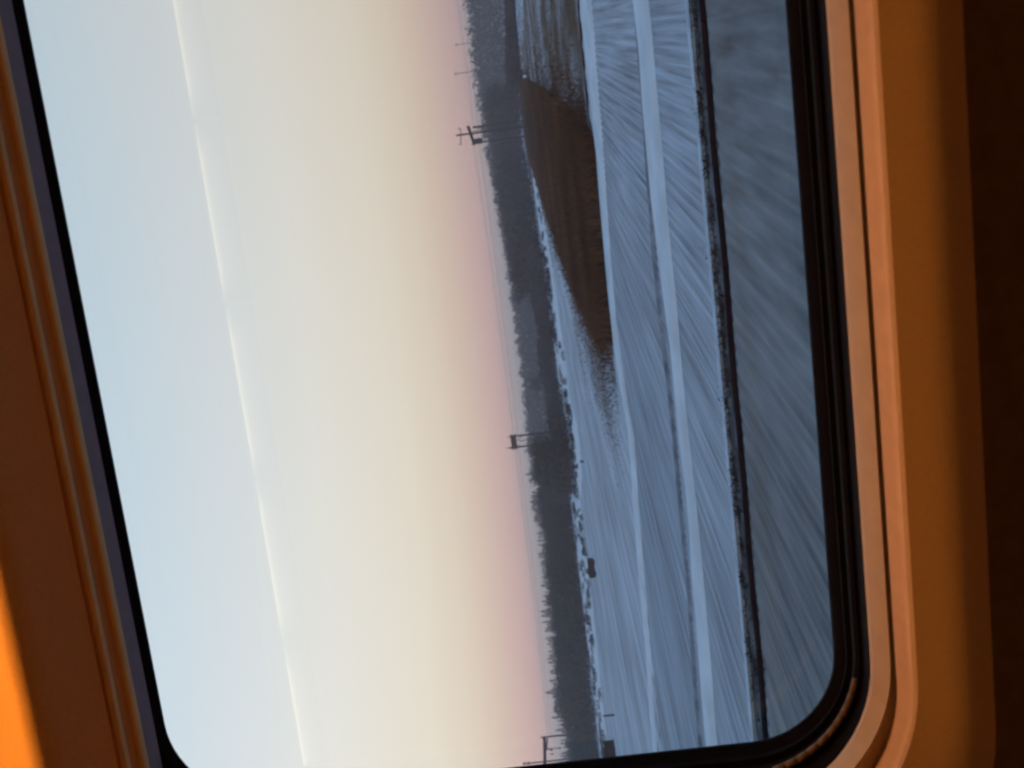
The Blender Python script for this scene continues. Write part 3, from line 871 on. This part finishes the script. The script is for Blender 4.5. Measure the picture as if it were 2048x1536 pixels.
# straight mouldings above the window
cas = thing('blind_cassette', 'brown ribbed blind cassette with a grey strip across the window top', 'blind cassette', (0, 0, 0))
def extr(name, prof, m, parent, x0=-2.5, x1=2.3):
    """prof: list of (D, z) from the glass towards the cabin."""
    vs = [(x, D, z) for x in (x0, x1) for D, z in prof]; n = len(prof)
    fs = [(k, k + 1, k + 1 + n, k + n) for k in range(n - 1)]
    me = mesh_from(name, vs, fs, m)
    o = put(name, me, None, parent)
    for p in me.polygons: p.use_smooth = True
    me.set_sharp_from_angle(angle=math.radians(62))
    return o
S = lambda D, px: (D, vz(px, D))
extr('grey_strip', [(0.893, vz(174, 0.893) + 0.03), S(0.893, 174), S(0.875, 147)], M['grey_strip'], cas)
extr('bead', [S(0.875, 147), S(0.868, 146), S(0.863, 142), S(0.860, 136), S(0.860, 128)], M['ridge'], cas)
extr('channel', [S(0.860, 128), (0.860, vz(128, 0.860) + 0.002), (0.852, vz(108, 0.852) + 0.002), S(0.852, 107)], M['soffit'], cas)
extr('bead', [S(0.852, 107), S(0.846, 106.5), S(0.842, 103), S(0.840, 98), S(0.842, 90)], M['ridge'], cas)
zt = vz(88, 0.842)
cz = plane(75, 1536, 0.80).z
extr('soffit_panel', [S(0.842, 90), (0.842, zt + 0.004), (0.838, zt + 0.004), S(0.838, 80), (0.812, (zt + cz) / 2 + 0.004), (0.803, cz - 0.016), (0.8005, cz - 0.009), (0.8000, cz - 0.003), (0.8012, cz + 0.004), (0.8045, cz + 0.011), (0.811, cz + 0.018), (0.824, cz + 0.03), (0.855, cz + 0.09), (0.875, cz + 0.20), (0.88, EYE + 0.95)], M['soffit'], cas)

# cabin shell
def slab(name, lo, hi, m):
    bm = bmesh.new(); add_box(bm, lo, hi); return struct(from_bm(name, bm, m))
slab('cabin_floor', (-2.6, -1.9, EYE - 1.25), (2.4, 0.95, EYE - 1.2), M['floor'])
slab('cabin_ceiling', (-2.6, -1.9, EYE + 1.05), (2.4, 0.95, EYE + 1.1), M['ceiling'])
slab('cabin_opposite_wall', (-2.6, -1.9, EYE - 1.2), (2.4, -1.85, EYE + 1.05), M['wall'])
slab('cabin_end_wall', (-2.66, -1.9, EYE - 1.25), (-2.6, 0.95, EYE + 1.1), M['dark_trim_and_shade'])
slab('cabin_end_wall', (2.4, -1.9, EYE - 1.25), (2.46, 0.95, EYE + 1.1), M['dark_trim_and_shade'])

# lamp rows: one above the window, one on the opposite side that is mirrored in the glass
def lamp(x, Y, z, length, side, label, group, m, w):
    t = thing('strip_lamp', label, 'lamp', (x, Y, z), 0, group)
    bm = bmesh.new(); add_box(bm, (-length / 2 - 0.02, -0.035, 0.012), (length / 2 + 0.02, 0.035, 0.045), 0.004); from_bm('housing', bm, M['ceiling'], t)
    bm = bmesh.new()
    if side > 0:
        add_box(bm, (-length / 2, -0.012, -0.075), (length / 2, 0.012, 0.011), 0.004); from_bm('diffuser', bm, m, t)
    else:
        add_tube(bm, (-length / 2, 0, 0), (length / 2, 0, 0), w, n=12); from_bm('tube', bm, m, t, True)
YL, ZL = -1.20, EYE + 0.955
seg, gap = 0.56, 0.012
x = -2.4
vx = plane(480, 768, 3.0)
k = 0
while x < 2.2:
    lamp(x + seg / 2, YL, EYE + (vx.z - EYE) * 1.0, seg, 1, 'warm strip lamp of the opposite lamp row mirrored in the window', 'opposite lamp row', M['diffuser'], 0.011)
    x += seg + gap; k += 1
x = -2.3
while x < 2.0:
    lamp(x + 0.42, 0.735, EYE + 0.90, 0.82, -1, 'warm tube lamp in the row above the train window', 'lamp row above the window', M['tube'], 0.016)
    x += 0.9
# luggage rack behind the mirrored lamps
rk = thing('luggage_rack', 'opposite luggage rack with a pale valance faintly mirrored in the glass', 'rack', (0, 0, 0))
bm = bmesh.new(); add_box(bm, (-2.55, YL - 0.45, vx.z + 0.046), (2.35, YL + 0.04, vx.z + 0.066)); from_bm('shelf', bm, M['ceiling'], rk)
bm = bmesh.new(); add_box(bm, (-2.55, YL - 0.05, vx.z - 0.09), (2.35, YL - 0.037, vx.z + 0.045)); from_bm('valance', bm, M['lip'], rk)
bm = bmesh.new(); add_tube(bm, (-2.55, YL + 0.02, vx.z + 0.10), (2.35, YL + 0.02, vx.z + 0.10), 0.012); from_bm('rail', bm, M['steel'], rk)

# ------------------------------------------------------------------ evening haze
hz = bpy.data.materials.new('haze'); hz.use_nodes = True
n = hz.node_tree; n.nodes.clear()
o = n.nodes.new('ShaderNodeOutputMaterial'); v = n.nodes.new('ShaderNodeVolumePrincipled')
v.inputs['Color'].default_value = (0.76, 0.82, 0.95, 1); v.inputs['Density'].default_value = 0.0009
n.links.new(v.outputs[0], o.inputs['Volume'])
bm = bmesh.new(); add_box(bm, (-9200, -9200, -1.1), (9200, 9200, 24))
o = from_bm('haze', bm, hz); o['kind'] = 'stuff'; o['label'] = 'thin lilac evening haze over the snowy fields'
